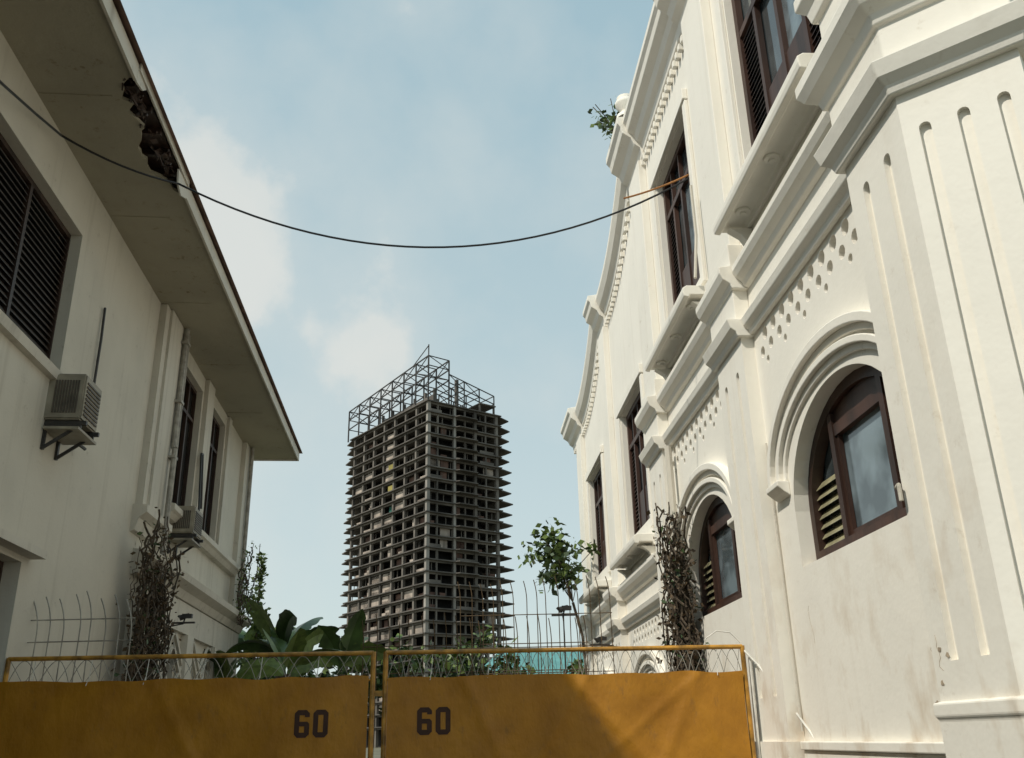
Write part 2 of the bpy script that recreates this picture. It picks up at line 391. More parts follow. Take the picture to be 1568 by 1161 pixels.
wd=bmesh.new(); gl=bmesh.new(); lo_=bmesh.new(); gl2=bmesh.new(); ja=bmesh.new()
def archwin(c,hw,s,sp,ri,w):
    A=archpts(c,hw,s,sp,ri,20)
    face(gl,[F(p[0],p[1],w-.06) for p in A])
    B=archpts(c,hw-.09,s,sp,ri-.09,20); ring(wd,F,A,B,w-.05,w+.05)
    box(wd,F,c-hw+.09,c+hw-.09,w-.05,w+.06,s,s+.11)
    ml=c+.40*hw; mr=c-.46*hw
    for m in (ml,mr): box(wd,F,m-.04,m+.04,w-.05,w+.045,s+.11,sp+ri*.80)
    zt=sp+ri*.56
    box(wd,F,mr+.04,ml-.04,w-.045,w+.035,zt,zt+.10)
    box(wd,F,mr+.04,ml-.04,w-.045,w+.01,zt+.10,sp+ri*.88)
    face(gl2,[F(mr+.04,s+.11,w-.02),F(ml-.04,s+.11,w-.02),F(ml-.04,zt,w-.02),F(mr+.04,zt,w-.02)])
    for a,b in ((mr+.04,mr+.085),(ml-.085,ml-.04)): box(wd,F,a,b,w-.015,w+.02,s+.11,zt)
    box(wd,F,mr+.085,ml-.085,w-.015,w+.02,s+.11,s+.16)
    louvers(ja,F,ml+.04,c+hw-.095,s+.13,sp+ri*.25,w+.01,.085,0,.05)
    louvers(lo_,F,c-hw+.095,mr-.04,s+.13,sp+ri*.55,w+.03,.05)
for c in (CA,CB): archwin(c,1.128,2.932,3.42,.838,-.18)
for c in (CC,CD): archwin(c,.998,1.002,1.75,.748,-.14)
def rectwin(c,hw,z0,z1,w,panes=3,arc=0):
    if arc:
        A=archpts(c+.0,hw,z0,z1,arc,14); B=archpts(c,hw-.09,z0,z1,arc-.09,14)
        face(gl,[F(p[0],p[1],w-.03) for p in A]); ring(wd,F,A,B,w-.02,w+.05)
    else:
        face(gl,[F(c-hw,z0,w-.03),F(c+hw,z0,w-.03),F(c+hw,z1,w-.03),F(c-hw,z1,w-.03)])
        for a,b in ((c-hw,c-hw+.09),(c+hw-.09,c+hw)): box(wd,F,a,b,w-.02,w+.05,z0,z1)
        box(wd,F,c-hw+.09,c+hw-.09,w-.02,w+.05,z1-.09,z1)
    box(wd,F,c-hw+.09,c+hw-.09,w-.02,w+.05,z0,z0+.1)
    zt=z1-.62
    box(wd,F,c-hw+.09,c+hw-.09,w-.018,w+.045,zt-.04,zt+.04)
    for i in range(1,panes+1):
        u=c-hw+2*hw*i/(panes+1); box(wd,F,u-.035,u+.035,w-.02,w+.04,z0+.1,zt-.04)
        box(wd,F,u-.022,u+.022,w-.02,w+.04,zt+.04,z1-.09)
    for i in range(panes+1):
        a=c-hw+2*hw*i/(panes+1)+.036 if i else c-hw+.091; b=c-hw+2*hw*(i+1)/(panes+1)-.036 if i<panes else c+hw-.091
        if i in (0,3): louvers(lo_,F,a,b,z0+.12,zt-.06,w+.02,.07)
        else:
            box(wd,F,a,b,w-.02,w+.02,z0+.1,z0+.7)
            if i==1: face(gl2,[F(a,z0+.7,w-.015),F(b,z0+.7,w-.015),F(b,zt-.04,w-.015),F(a,zt-.04,w-.015)])
rectwin(CA+.135,1.084,6.902,9.35,-.14,3,.44)
rectwin(CB+.03,.928,6.862,9.298,-.14)
rectwin(CC,.998,4.752,7.028,-.14); rectwin(CD,.998,4.782,6.998,-.14)
finish(wd,'window_frames','woodred',RB); finish(gl,'window_glass','glass',RB,recalc=False); finish(gl2,'reflection_tinted_panes','glassl',RB,recalc=False)
finish(lo_,'window_louvres','wood',RB); finish(ja,'glass_jalousies','jal',RB)
bm=bmesh.new(); box(bm,FD,.40,.62,.0,.05,3.02,3.30); box(bm,FD,.43,.59,.05,.065,3.05,3.27); finish(bm,'wall_plaque','blockb',RB)
bm=bmesh.new()
polytube(bm,[F(12.05,5.3,.10),F(12.05,0,.10)],.05,8)
polytube(bm,[F(9.6,7.9,.12),F(9.6,7.2,.12),F(9.55,6.6,.2)],.02,6)
finish(bm,'downpipe','trim',RB)
bm=bmesh.new(); polytube(bm,[F(5.47,2.9,.03),F(5.47,1.55,.03)],.012,6); polytube(bm,[F(5.45,3.0,.27),F(5.38,3.0,.29),F(5.38,2.9,.29)],.014,6)
polytube(bm,[F(8.38,4.2,.02),F(8.38,1.6,.02)],.011,6); finish(bm,'conduit','trim',RB)

# ---------------------------------------------------------------- LEFT building
aL=math.radians(5.9)
LB=empty('white_house_with_eaves',(-4*math.cos(aL),-4*math.sin(aL),0),math.pi/2+aL)
H=Frame(w=(0,-1,0))
bm=bmesh.new()
ops=[Op(4.2,9.9,5.42,7.2,.2),Op(14.75,16.25,5.22,7.62,.18),Op(16.95,18.35,5.22,7.66,.18),Op(5,9.75,1.2,3.36,.25),Op(14.85,16.2,1.5,3.08,.2)]
wall(bm,H,-4,21.2,0,7.9,ops)
face(bm,[H(21.2,0,0),H(21.2,0,-9),H(21.2,7.9,-9),H(21.2,7.9,0)]); face(bm,[H(-4,0,0),H(-4,0,-9),H(-4,7.9,-9),H(-4,7.9,0)])
face(bm,[H(-4,0,-9),H(21.2,0,-9),H(21.2,7.9,-9),H(-4,7.9,-9)])
finish(bm,'walls','beige',LB,recalc=False)
wd=bmesh.new(); lo_=bmesh.new(); gl=bmesh.new()
def lwin(a,b,z0,z1,w,n,louv=True):
    face(gl,[H(a,z0,w-.04),H(b,z0,w-.04),H(b,z1,w-.04),H(a,z1,w-.04)])
    box(wd,H,a,b,w-.03,w+.03,z0,z0+.06); box(wd,H,a,b,w-.03,w+.03,z1-.06,z1)
    for i in range(n+1):
        u=a+(b-a)*i/n; uu0=max(a,u-.03); uu1=min(b,u+.03); box(wd,H,uu0,uu1,w-.028,w+.032,z0+.06,z1-.06)
    if louv:
        for i in range(n): louvers(lo_,H,a+(b-a)*i/n+.03,a+(b-a)*(i+1)/n-.03,z0+.07,z1-.07,w+.02,.075)
    else:
        box(wd,H,a+.03,b-.03,w-.026,w+.03,z1-.62,z1-.56)
lwin(4.2,9.9,5.42,7.2,-.16,5); lwin(14.75,16.25,5.22,7.62,-.14,3,False); lwin(16.95,18.35,5.22,7.66,-.14,3,False)
lwin(5,9.75,1.2,3.36,-.2,5,True); lwin(14.85,16.2,1.5,3.08,-.16,2,False)
finish(wd,'window_frames','wood',LB); finish(lo_,'window_louvres','louver',LB); finish(gl,'window_panes','dark',LB,recalc=False)
bm=bmesh.new()
box(bm,H,13.15,14.35,0,.10,4.75,7.89); box(bm,H,13.35,14.15,.10,.14,4.80,7.888)
sweep(bm,H,[(13.05,4.62),(14.45,4.62)],[(0,-.25),(.06,-.22),(.10,-.05),(.20,.03),(.20,.13),(0,.14)])
box(bm,H,20.2,21.0,0,.10,4.3,7.89)
box(bm,H,16.35,16.85,0,.08,5.05,7.89); box(bm,H,14.5,14.68,0,.06,5.05,7.89); box(bm,H,18.45,18.7,0,.06,5.05,7.89)
sweep(bm,H,[(14.46,5.02),(20.15,5.02)],[(0,-.12),(.10,-.10),(.16,-.03),(.20,0),(.20,.09),(0,.12)])
sweep(bm,H,[(13.3,4.05),(21.25,4.05)],[(0,-.22),(.10,-.20),(.16,-.08),(.30,0),(.32,.10),(0,.14)])
box(bm,H,14.4,21.2,0,.08,3.35,3.83)
box(bm,H,-4,9.95,0,.16,3.42,3.50)
sweep(bm,H,[(4.1,5.36),(10.0,5.36)],[(0,-.06),(.07,-.05),(.09,.05),(0,.06)])
for s in (14.6,15.9,17.2,18.5,19.8):
    for k in range(2):
        tube(bm,H(s,3.30-k*.22,.05),H(s+1.1-k*.3,2.5,.05),.035,4)
        tube(bm,H(s+1.2,3.30-k*.22,.05),H(s+.2+k*.3,2.5,.05),.03,4)
for s in (13.4,16.5,18.7,20.6): box(bm,H,s,s+.45,0,.12,0,3.34)
finish(bm,'trims','trim',LB)
bm=bmesh.new()
polytube(bm,[H(14.05,7.88,.19),H(14.05,5.9,.19),H(14.02,5.85,.22),H(14.0,4.2,.22),H(14.0,0,.2)],.045,8)
polytube(bm,[H(14.3,7.88,.16),H(14.3,5.2,.16)],.03,8)
polytube(bm,[H(20.6,7.88,.16),H(20.6,4.1,.16)],.045,8)
for z in (7.6,6.6,5.7): box(bm,H,13.96,14.14,.14,.25,z,z+.04)
finish(bm,'downpipes','metal',LB)
bm=bmesh.new(); polytube(bm,[H(10.85,6.72,.03),H(10.85,6.3,.04),H(10.87,5.6,.03)],.016,6)
polytube(bm,[H(10.0,5.45,.02),H(10.6,5.62,.02),H(10.86,5.6,.02)],.008,5)
polytube(bm,[H(15.8,5.3,.25),H(16.1,6.4,.12),H(16.3,6.45,.1),H(16.5,5.5,.12)],.018,6)
finish(bm,'conduits','darkmetal',LB)
bm=bmesh.new()
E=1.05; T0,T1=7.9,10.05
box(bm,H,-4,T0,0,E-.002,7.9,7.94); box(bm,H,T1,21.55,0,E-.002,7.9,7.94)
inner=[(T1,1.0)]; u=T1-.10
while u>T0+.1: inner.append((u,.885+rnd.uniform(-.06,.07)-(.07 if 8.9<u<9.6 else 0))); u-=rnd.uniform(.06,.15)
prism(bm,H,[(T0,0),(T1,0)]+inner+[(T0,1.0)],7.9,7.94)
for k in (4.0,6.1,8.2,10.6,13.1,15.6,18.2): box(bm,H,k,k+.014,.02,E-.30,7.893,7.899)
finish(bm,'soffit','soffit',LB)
bm=bmesh.new()
box(bm,H,-4,T0,E,E+.03,7.86,8.06); box(bm,H,T1,21.58,E,E+.03,7.86,8.06); box(bm,H,21.55,21.58,-1,E-.002,7.86,8.06)
box(bm,H,T0+.01,T1-.01,E+.03,E+.05,8.0,8.09)
for pts in ([(T1,8.02),(9.62,7.98),(9.66,7.80),(9.82,7.74),(T1,7.84)],[(T0,8.02),(8.2,7.99),(8.1,7.9),(T0,7.85)]):
    v=[H(a_,b_,E+.012) for a_,b_ in pts]; n=len(v); a=[bm.verts.new(p) for p in v]; b=[bm.verts.new(p+Vector((0,-.02,0))) for p in v]
    bm.faces.new(a); bm.faces.new(b[::-1])
    for i in range(n): bm.faces.new((a[i],a[(i+1)%n],b[(i+1)%n],b[i]))
finish(bm,'fascia','trim',LB)
bm=bmesh.new()
box(bm,H,T0,T1,.45,E,8.03,8.05)
for i in range(50):
    u=rnd.uniform(T0+.05,T1-.15); w0=rnd.uniform(.88,1.02); z=rnd.uniform(7.9,8.0)
    tube(bm,H(u,z,w0),H(u+rnd.uniform(-.18,.18),z-rnd.uniform(0,.05),min(1.06,w0+rnd.uniform(-.05,.08))),rnd.uniform(.005,.018),4)
for i in range(12):
    u=rnd.uniform(T0+.1,T1-.3); w0=rnd.uniform(.88,.98); z=rnd.uniform(7.90,7.96); q=[H(u+rnd.uniform(-.02,.05),z,w0),H(u+rnd.uniform(.08,.2),z+rnd.uniform(-.03,.03),w0+rnd.uniform(-.02,.04)),H(u+rnd.uniform(.08,.18),z+.04,w0+.07),H(u,z+.03,w0+rnd.uniform(.04,.07))]
    face(bm,q)
for u in (8.1,8.5,8.9,9.3,9.7): box(bm,H,u,u+.05,.4,E,7.95,8.03)
finish(bm,'torn_soffit_battens','wood',LB)
bm=bmesh.new()
ov=[H(-4,8.07,E+.1),H(21.65,8.07,E+.1),H(18,10.2,-4.5),H(-4,10.2,-4.5),H(21.65,8.07,-10.1),H(-4,8.07,-10.1)]
vv=[bm.verts.new(p) for p in ov]
bm.faces.new((vv[0],vv[1],vv[2],vv[3])); bm.faces.new((vv[1],vv[4],vv[2])); bm.faces.new((vv[3],vv[2],vv[4],vv[5])); bm.faces.new((vv[0],vv[3],vv[5]))
finish(bm,'roof','roof',LB)

def aircon(name,s0,s1,z0,z1,dep):
    e=empty(name,LB.location,LB.rotation_euler[2])
    bm=bmesh.new(); box(bm,H,s0,s1,-.05,dep,z0,z1)
    bmesh.ops.bevel(bm,geom=bm.edges[:],offset=.018,segments=2,affect='EDGES')
    finish(bm,'casing','ac',e)
    bm=bmesh.new()
    for i in range(9):
        z=z0+.06+(z1-z0-.12)*i/9; box(bm,H,s0+.05,s1-.05,dep+.001,dep+.012,z,z+.02)
    for i in range(9):
        w=.07+i*(dep-.12)/9; box(bm,H,s0-.010,s0-.001,w,w+.018,z0+.07,z1-.08)
    finish(bm,'grille','acg',e)
    bm=bmesh.new()
    for s in (s0+.04,s1-.08):
        box(bm,H,s,s+.04,0,dep+.05,z0-.05,z0-.005)
        prism(bm,Frame(o=H(0,0,0),u=(0,-1,0),w=(1,0,0)),[(0.01,s),(dep,s),(dep,s+.03),(.01,s+.03)],z0-.085,z0-.052)
        tube(bm,H(s+.02,z0-.05,dep-.02),H(s+.02,z0-.30,.02),.022,4); box(bm,H,s,s+.04,.0,.03,z0-.32,z0-.09)
    tube(bm,H(s1+.02,z0-.04,.1),H(s1+.45,z0-.04,.12),.02,6)
    finish(bm,'bracket','darkmetal',e)
    bm=bmesh.new(); prism(bm,H,[(s0-.02,.02),(s1+.05,.02),(s1+.05,dep),(s0-.02,dep)],z0-.115,z0-.088); finish(bm,'drip_tray','ac',e)
aircon('air_conditioner',9.68,10.2,4.86,5.38,.38)
aircon('air_conditioner.001',15.0,15.6,4.76,5.2,.38)

# ---------------------------------------------------------------- tower
T=empty('unfinished_concrete_tower',(-24.3,250,0),math.radians(38))
TF=Frame(); LX,LY,FH,NF=31.5,52.0,3.25,28
top=NF*FH+2
sl=bmesh.new(); cl=bmesh.new(); cr=bmesh.new(); inf=bmesh.new(); infb=bmesh.new()
xs=[9.3,16.6,24.5]; ys=[.4,6.4,12.4,18.6,24.8,31,37.2,43.6]
for k in range(1,NF+1):
    z=k*FH+2
    box(sl,TF,-.6,26.0,-.6,46,z-.3,z)
    e1=LX+rnd.uniform(-.7,.4); e2=LY+rnd.uniform(-.8,.6)
    prism(sl,TF,[(26.0,.4),(e1,2.2),(e1,5.5),(26.0,LY-8)],z-.34,z-.02)
    prism(sl,TF,[(.3,46),(LX-6,46),(5,e2),(1.6,e2)],z-.34,z-.02)
    if k<NF: prism(sl,TF,[(9.0,-.6),(9.8,-1.9),(16.2,-1.9),(17.0,-.6)],z-.28,z-.03)
    box(cl,TF,.2,24.7,.15,.5,z-.85,z-.3); box(cl,TF,.15,.5,.5,LY-7,z-.8,z-.3)
    box(cl,TF,24.3,24.7,.5,LY-7,z-.75,z-.3)
    if rnd.random()<.6:
        a,b=rnd.choice([(.9,4.5),(9.9,16.1),(18,23)]); box(cl,TF,a,b,-.3,-.15,z-3.25,z-2.4)
    for j in range(8):
        y=rnd.uniform(1,43); box(cl,TF,.9,1.1,y,y+.15,z-3.25,z-.8)
        if rnd.random()<.5: x=rnd.uniform(1,23); box(cl,TF,x,x+.2,.9,1.1,z-3.25,z-.8)
for x in xs: box(cl,TF,x-.45,x+.45,-.05,.85,0,top-.32)
for x in (3.5,13,20.5): box(cl,TF,x-.22,x+.22,.1,.6,0,top-.32)
for y in ys[1:]: box(cl,TF,-.02,.8,y-.4,y+.4,0,top-.32); box(cl,TF,24.1,24.9,y-.4,y+.4,0,top-.32)
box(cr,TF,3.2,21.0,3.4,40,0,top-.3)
for i in range(200):
    k=int(min(NF-2,max(1,rnd.triangular(1,NF-1,8)))); z=k*FH+2; j=rnd.choice([1,2,2,3,3,3,4,4,5,5,0,6]); y0=ys[j]+.42; y1=ys[j]+5.6 if j<7 else 47
    if rnd.random()<.6: y1=y0+rnd.uniform(1.2,4)
    h=rnd.choice([1.0,2.3,2.3]); r=rnd.random(); w0=.6 if r<.5 else 1.4
    (box(inf if r<.55 else infb,TF,w0,w0+.15,y0,y1,z+.002,z+h))
for i in range(50):
    k=rnd.randint(1,NF-3); z=k*FH+2; x0=rnd.choice([1,5,10,17,20]); box(inf if rnd.random()<.2 else infb,TF,x0,x0+rnd.uniform(1.5,4),.9,1.05,z+.002,z+rnd.choice([1.0,2.5]))
for k in (25,26): box(inf,TF,.6,.75,ys[3]+.5,ys[3]+5,k*FH+2.002,k*FH+4)
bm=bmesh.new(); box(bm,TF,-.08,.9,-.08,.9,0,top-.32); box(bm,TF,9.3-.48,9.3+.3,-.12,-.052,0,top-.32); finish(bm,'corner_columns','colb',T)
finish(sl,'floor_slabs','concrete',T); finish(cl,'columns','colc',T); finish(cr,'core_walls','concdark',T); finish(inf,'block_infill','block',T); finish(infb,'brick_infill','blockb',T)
bm=bmesh.new()
box(bm,TF,.3,.42,ys[3]+.5,ys[3]+3.5,23*FH+2.1,23*FH+4.0,0); box(bm,TF,.3,.42,ys[3]+.5,ys[3]+3.5,21*FH+2.1,21*FH+4.0,0); box(bm,TF,.9,1.0,ys[3]+.5,ys[3]+3.5,19*FH+2.1,19*FH+4.3,1)
finish(bm,'safety_panels',['nety','netg'],T)
bm=bmesh.new()
box(bm,TF,6,9,8,12,top,top+4.5); box(bm,TF,3,3.4,2,30,top,top+3); box(bm,TF,10.5,11.3,1,2,top,top+9)
for y in (3,8,14,20,27,33): box(bm,TF,4,4.7,y,y+.7,top,top+5.5)
box(bm,TF,18,24,-.5,6,top+2.4,top+2.7)
for x,y in ((18.2,0),(23.4,0),(18.2,5),(23.4,5)): box(bm,TF,x,x+.5,y,y+.5,top,top+2.4)
finish(bm,'rooftop_walls','concrete',T)
bm=bmesh.new()
def zt(y): return top+14.2-y*.075
yy=[.5+i*6.9 for i in range(8)]
for x in (0.3,7.5):
    for i,y in enumerate(yy):
        tube(bm,(x,y,top),(x,y,zt(y)),.25,4)
        if i<7:
            y2=yy[i+1]
            for d in (0,3.0,6.3): tube(bm,(x,y,zt(y)-d),(x,y2,zt(y2)-d),.21,4)
            tube(bm,(x,y,zt(y)),(x,y2,zt(y2)-3),.14,4)
            if i%2==0: tube(bm,(x,y,zt(y)-6.3),(x,y2,zt(y2)-3),.14,4)
for y in yy:
    for d in (0,3.0,6.3): tube(bm,(.3,y,zt(y)-d),(7.5,y,zt(y)-d),.17,4)
    tube(bm,(.3,y,zt(y)),(7.5,y,zt(y)-3),.13,4)
tube(bm,(.3,.5,zt(0)),(.3,.5,zt(0)+3.5),.18,4); tube(bm,(.3,.5,zt(0)+3.2),(.3,9,zt(8)),.14,4)
for x in (13,18.5,24):
    for y in (.5,7.4,14.3): tube(bm,(x,y,top),(x,y,top+8.6-(x-13)*.22),.2,4)
    for d in (0,2.6):
        tube(bm,(x,.5,top+8.6-(x-13)*.22-d),(x,14.3,top+8.6-(x-13)*.22-d),.16,4)
for y in (.5,7.4,14.3):
    for d in (0,2.6): tube(bm,(7.5,y,top+9.8-d),(24,y,top+6.2-d),.18,4)
    tube(bm,(7.5,y,top+9.8),(13,y,top+6),.13,4); tube(bm,(13,y,top+8.6),(18.5,y,top+4.8),.13,4)
finish(bm,'rooftop_steel_frame','steel',T)

# ---------------------------------------------------------------- fence with banner
FN=empty('yellow_barrier_fence',(0,9.3,0))
bm=bmesh.new(); FF=Frame(w=(0,-1,0))
def hz(x): return 2.42-.0057*(x+5)
def panel(x0,x1):
    tube(bm,(x0,0,hz(x0)),(x1,0,hz(x1)),.022,10); tube(bm,(x0,0,.2),(x1,0,.2),.022,10)
    tube(bm,(x0,0,hz(x0)-.25),(x1,0,hz(x1)-.25),.012,8)
    for x in (x0,x1): tube(bm,(x,0,.0),(x,0,hz(x)+.01),.024,10)
panel(-4.95,-1.405); panel(-1.285,2.17)
for z in (.5,1.3,2.0): box(bm,FF,-1.40,-1.29,-.01,.012,z,z+.05)
finish(bm,'tubular_frame','yellow',FN)
bm=bmesh.new()
for x0,x1,st in ((-4.93,-1.43,.30),(-1.26,2.15,.17)):
    x=x0
    while x<x1-.02:
        xe=min(x+st,x1); m=(x+xe)/2+rnd.uniform(-.015,.015); zt_=hz(x)-.02; zb=hz(x)-.24
        n=6
        polytube(bm,[(x+(m-x)*i/n,0,zb+(zt_-zb)*math.sin(i/n*math.pi/2)) for i in range(n+1)],.004,4)
        polytube(bm,[(m+(xe-m)*i/n,0,zt_+(zb-zt_)*(1-math.cos(i/n*math.pi/2))) for i in range(n+1)],.004,4)
        polytube(bm,[(x,.005,zt_),(m+rnd.uniform(-.04,.04),.005,zb),(xe,.005,zt_)],.003,4)
        x+=st
finish(bm,'mesh_wire','metal',FN)
def by(x,z):
    fold=0
    for cx,ang,a in ((-.3,.5,.010),(.35,-.7,.012),(.9,.9,.014),(1.5,-.5,.012),(-3.2,.6,.008),(-2.3,-.8,.008),(1.15,-1.3,.009),(1.8,.4,.010)):
        t=(x-cx)+(z-1.7)*ang; fold+=a*math.exp(-(t/.07)**2)
    return -.04+.014*math.sin(x*2.1+z*1.7)+.008*math.sin(x*6.3-z*4)+.006*math.sin(x*1.1*z*3+1)-fold
def sheet(bm,x0,x1,z0,z1,d,nx,nz,zf=None):
    g=[[None]*(nz+1) for _ in range(nx+1)]
    for i in range(nx+1):
        for j in range(nz+1):
            x=x0+(x1-x0)*i/nx; zz=z1+(zf(x) if zf else 0); z=z0+(zz-z0)*j/nz
            g[i][j]=bm.verts.new((x,by(x,z)-d,z))
    for i in range(nx):
        for j in range(nz): bm.faces.new((g[i][j],g[i+1][j],g[i+1][j+1],g[i][j+1]))
bm=bmesh.new()
sag=lambda x:-.006*(x+5)+.012*math.sin(x*3.1)*math.sin(x*7)-.008*abs(math.sin(x*5.7))
sheet(bm,-4.98,-1.44,.35,2.208,0,160,60,sag); sheet(bm,-1.255,2.14,.35,2.198,0,160,60,sag)
finish(bm,'orange_banner','banner',FN,smooth=True)
bm=bmesh.new()
def glyph(ch,x,z,w=.140,h=.245,s=.046):
    def quad(p):
        n=3; g=[]
        for i in range(n+1):
            row=[]
            for j in range(n+1):
                a=i/n;b=j/n
                X=(p[0][0]*(1-a)+p[1][0]*a)*(1-b)+(p[3][0]*(1-a)+p[2][0]*a)*b
                Z=(p[0][1]*(1-a)+p[1][1]*a)*(1-b)+(p[3][1]*(1-a)+p[2][1]*a)*b
                row.append(bm.verts.new((x+X,by(x+X,z+Z)-.004,z+Z)))
            g.append(row)
        for i in range(n):
            for j in range(n): bm.faces.new((g[i][j],g[i+1][j],g[i+1][j+1],g[i][j+1]))
    r=.03
    quad([(0,r),(s,s),(s,h-s),(0,h-r)])
    quad([(0,h-r),(s,h-s),(w-s,h-s),(r,h)]); quad([(r,h),(w-s,h-s),(w-s,h-s+.0001),(w-r,h)])
    quad([(0,r),(r,0),(w-s,s),(s,s)]); quad([(r,0),(w-r,0),(w-s,s),(w-s,s-.0001)])
    if ch=='0':
        quad([(w-s,s),(w,r),(w,h-r),(w-s,h-s)]); quad([(w-r,0),(w,r),(w-s,s),(w-s,s-.0001)]); quad([(w-r,h),(w,h-r),(w-s,h-s),(w-s,h-s+.0001)])
    else:
        m=h*.58
        quad([(w-s,s),(w,r),(w,m-.02),(w-s,m-s*.9)]); quad([(w-r,0),(w,r),(w-s,s),(w-s,s-.0001)])
        quad([(s,m-s*.9),(w-s,m-s*.9),(w-.02,m),(s,m)]); quad([(w-s,m-s*.9),(w,m-.02),(w-.02,m),(w-.021,m)])
        quad([(w-s,h*.74),(w,h*.74),(w,h-r),(w-s,h-s)]); quad([(w-r,h),(w,h-r),(w-s,h-s),(w-s,h-s+.0001)])
for gx in (-2.12,-.97):
    glyph('6',gx,1.645); glyph('0',gx+.175,1.645)
finish(bm,'stencilled_number','text',FN,recalc=False)
bm=bmesh.new()
for x in [-4.7+i*.55 for i in range(13)]:
    if -1.5<x<-1.2: continue
    tube(bm,(x,-.035,2.17+sag(x)),(x+.01,0,2.24),.004,4); tube(bm,(x+.01,-.01,2.19),(x+.02,.0,hz(x)),.004,4)
finish(bm,'cable_ties','rope',FN)
bm=bmesh.new(); polytube(bm,[(2.17,9.3,2.36),(2.28,9.2,2.2),(2.42,8.6,1.75),(2.62,7.8,1.05),(2.75,7.4,.15)],.010,6)
polytube(bm,[(2.20,9.35,0.0),(2.24,9.32,2.28)],.018,8)
polytube(bm,[(1.80,9.36,2.36),(1.84,9.36,2.47),(1.95,9.36,2.54),(2.08,9.36,2.52),(2.17,9.35,2.42),(2.20,9.35,2.25)],.006,5)
finish(bm,'guy_strap','rope')
def spikefence(name,p0,p1,z0,z1,n,curl,mat,r=.007):
    bm=bmesh.new(); p0=Vector(p0);p1=Vector(p1)
    for k in range(n):
        p=p0.lerp(p1,k/(n-1)); h=z1+rnd.uniform(-.07,.06); lean=rnd.uniform(-.03,.03)
        pts=[Vector((p.x,p.y,0)),Vector((p.x+lean,p.y,h-.35))]
        for i in range(1,7):
            t=i/6; pts.append(Vector((p.x+lean-curl*t*t,p.y,h-.35+.35*t)))
        polytube(bm,pts,r,5)
    for z in (z0,z0+.27*(z1-z0),z0+.62*(z1-z0)): tube(bm,(p0.x,p0.y,z),(p1.x,p1.y,z),r,5)
    return finish(bm,name,mat)
spikefence('rebar_fence',(-5.1,9.75,0),(-3.95,9.75,0),2.45,3.08,9,.09,'metal')
spikefence('rebar_fence.001',(-2.2,13.6,0),(1.0,13.6,0),2.2,3.25,20,.03,'leafb')
spikefence('rebar_fence.002',(-.95,16,0),(1.6,16,0),2.6,4.12,15,.05,'leafb',.008)

# ---------------------------------------------------------------- cable
def catenary(a,b,sag,n=28):
    a=Vector(a);b=Vector(b); return [a.lerp(b,i/n)+Vector((0,0,-4*sag*(i/n)*(1-i/n))) for i in range(n+1)]
bm=bmesh.new()
polytube(bm,catenary((-3.88,9.28,7.78),(2.33,10.07,8.22),.93),.0125,6)
polytube(bm,[(-4.30,5.2,6.75),(-4.56,6.8,7.23),(-4.70,7.6,7.52),(-4.75,8.2,7.70)]+catenary((-4.75,8.2,7.70),(-3.88,9.28,7.78),.07,8),.0135,6)
c_o=bmesh.new()
pp=catenary((1.45,9.95,7.86),(2.38,10.08,8.3),.03,8); polytube(c_o,pp,.012,6)
polytube(c_o,[(2.38,10.08,8.3),(2.43,10.1,8.05),(2.36,10.1,7.5)],.01,6)
finish(bm,'overhead_cable','cable'); finish(c_o,'orange_cable','cableo')
e=empty('cable_insulator',(2.36,10.05,8.22)); bm=bmesh.new()
for k in range(4): tube(bm,(0,0,k*.05-.1),(0,0,k*.05-.07),.035,10); tube(bm,(0,0,k*.05-.07),(0,0,k*.05-.05),.018,10)
finish(bm,'insulator_discs','rope',e)
bm=bmesh.new(); tube(bm,(0,0,0),(.25,.02,.05),.012,6); finish(bm,'insulator_arm','darkmetal',e)

# ---------------------------------------------------------------- vines, plants
def leafquad(bm,p,size,mi,up=.3):
    d=Vector((rnd.gauss(0,1),rnd.gauss(0,1),rnd.gauss(0,.6)-up)).normalized(); s=d.orthogonal().normalized()
    s=(s*math.cos(rnd.uniform(0,6.28))+d.cross(s)*math.sin(rnd.uniform(0,6.28)))
    a=p;b=p+d*size*.5+s*size*.28;c=p+d*size;e_=p+d*size*.5-s*size*.28
    f=bm.faces.new([bm.verts.new(q) for q in (a,b,c,e_)]); f.material_index=mi
def vine(F_,u0,u1,z0,z1,w,n,leaves,mis=(1,1,2,3)):
    bm=bmesh.new()
    for k in range(n):
        u=rnd.uniform(u0+.1,u1-.1); z=z0; ww=w
        pts=[F_(u,z,ww)]
        zt_=rnd.uniform(z0+.45*(z1-z0),z1)
        while z<zt_:
            z+=rnd.uniform(.03,.12); u+=rnd.gauss(0,.07); u=min(max(u,u0),u1); ww=min(max(ww+rnd.gauss(0,.03),w-.03),w+.22); pts.append(F_(u,z,ww))
        polytube(bm,pts,rnd.uniform(.005,.016),4,0)
        for p in pts[2:]:
            for j in range(leaves):
                if rnd.random()<.6:
                    q=p+Vector((rnd.gauss(0,.05),rnd.gauss(0,.05),rnd.gauss(0,.05))); leafquad(bm,q,rnd.uniform(.04,.10),rnd.choice(mis))
    return bm
def world_frame(root,w):
    Mx=Matrix.Translation(root.location)@Matrix.Rotation(root.rotation_euler[2],4,'Z')
    return Frame(Mx@Vector((0,0,0)),Mx.to_3x3()@Vector((1,0,0)),Mx.to_3x3()@Vector((0,w,0)))
WL=world_frame(LB,-1); WR=world_frame(RB,1)
LM=['twig','leafb','leafd','leafl']
finish(vine(WL,12.7,14.2,1.6,4.55,.24,60,2,(0,1,1,1,2)),'climbing_vine',LM,recalc=False)
finish(vine(WR,11.35,12.15,1.4,4.5,.12,56,2,(0,1,1,1,2)),'climbing_vine.001',LM,recalc=False)
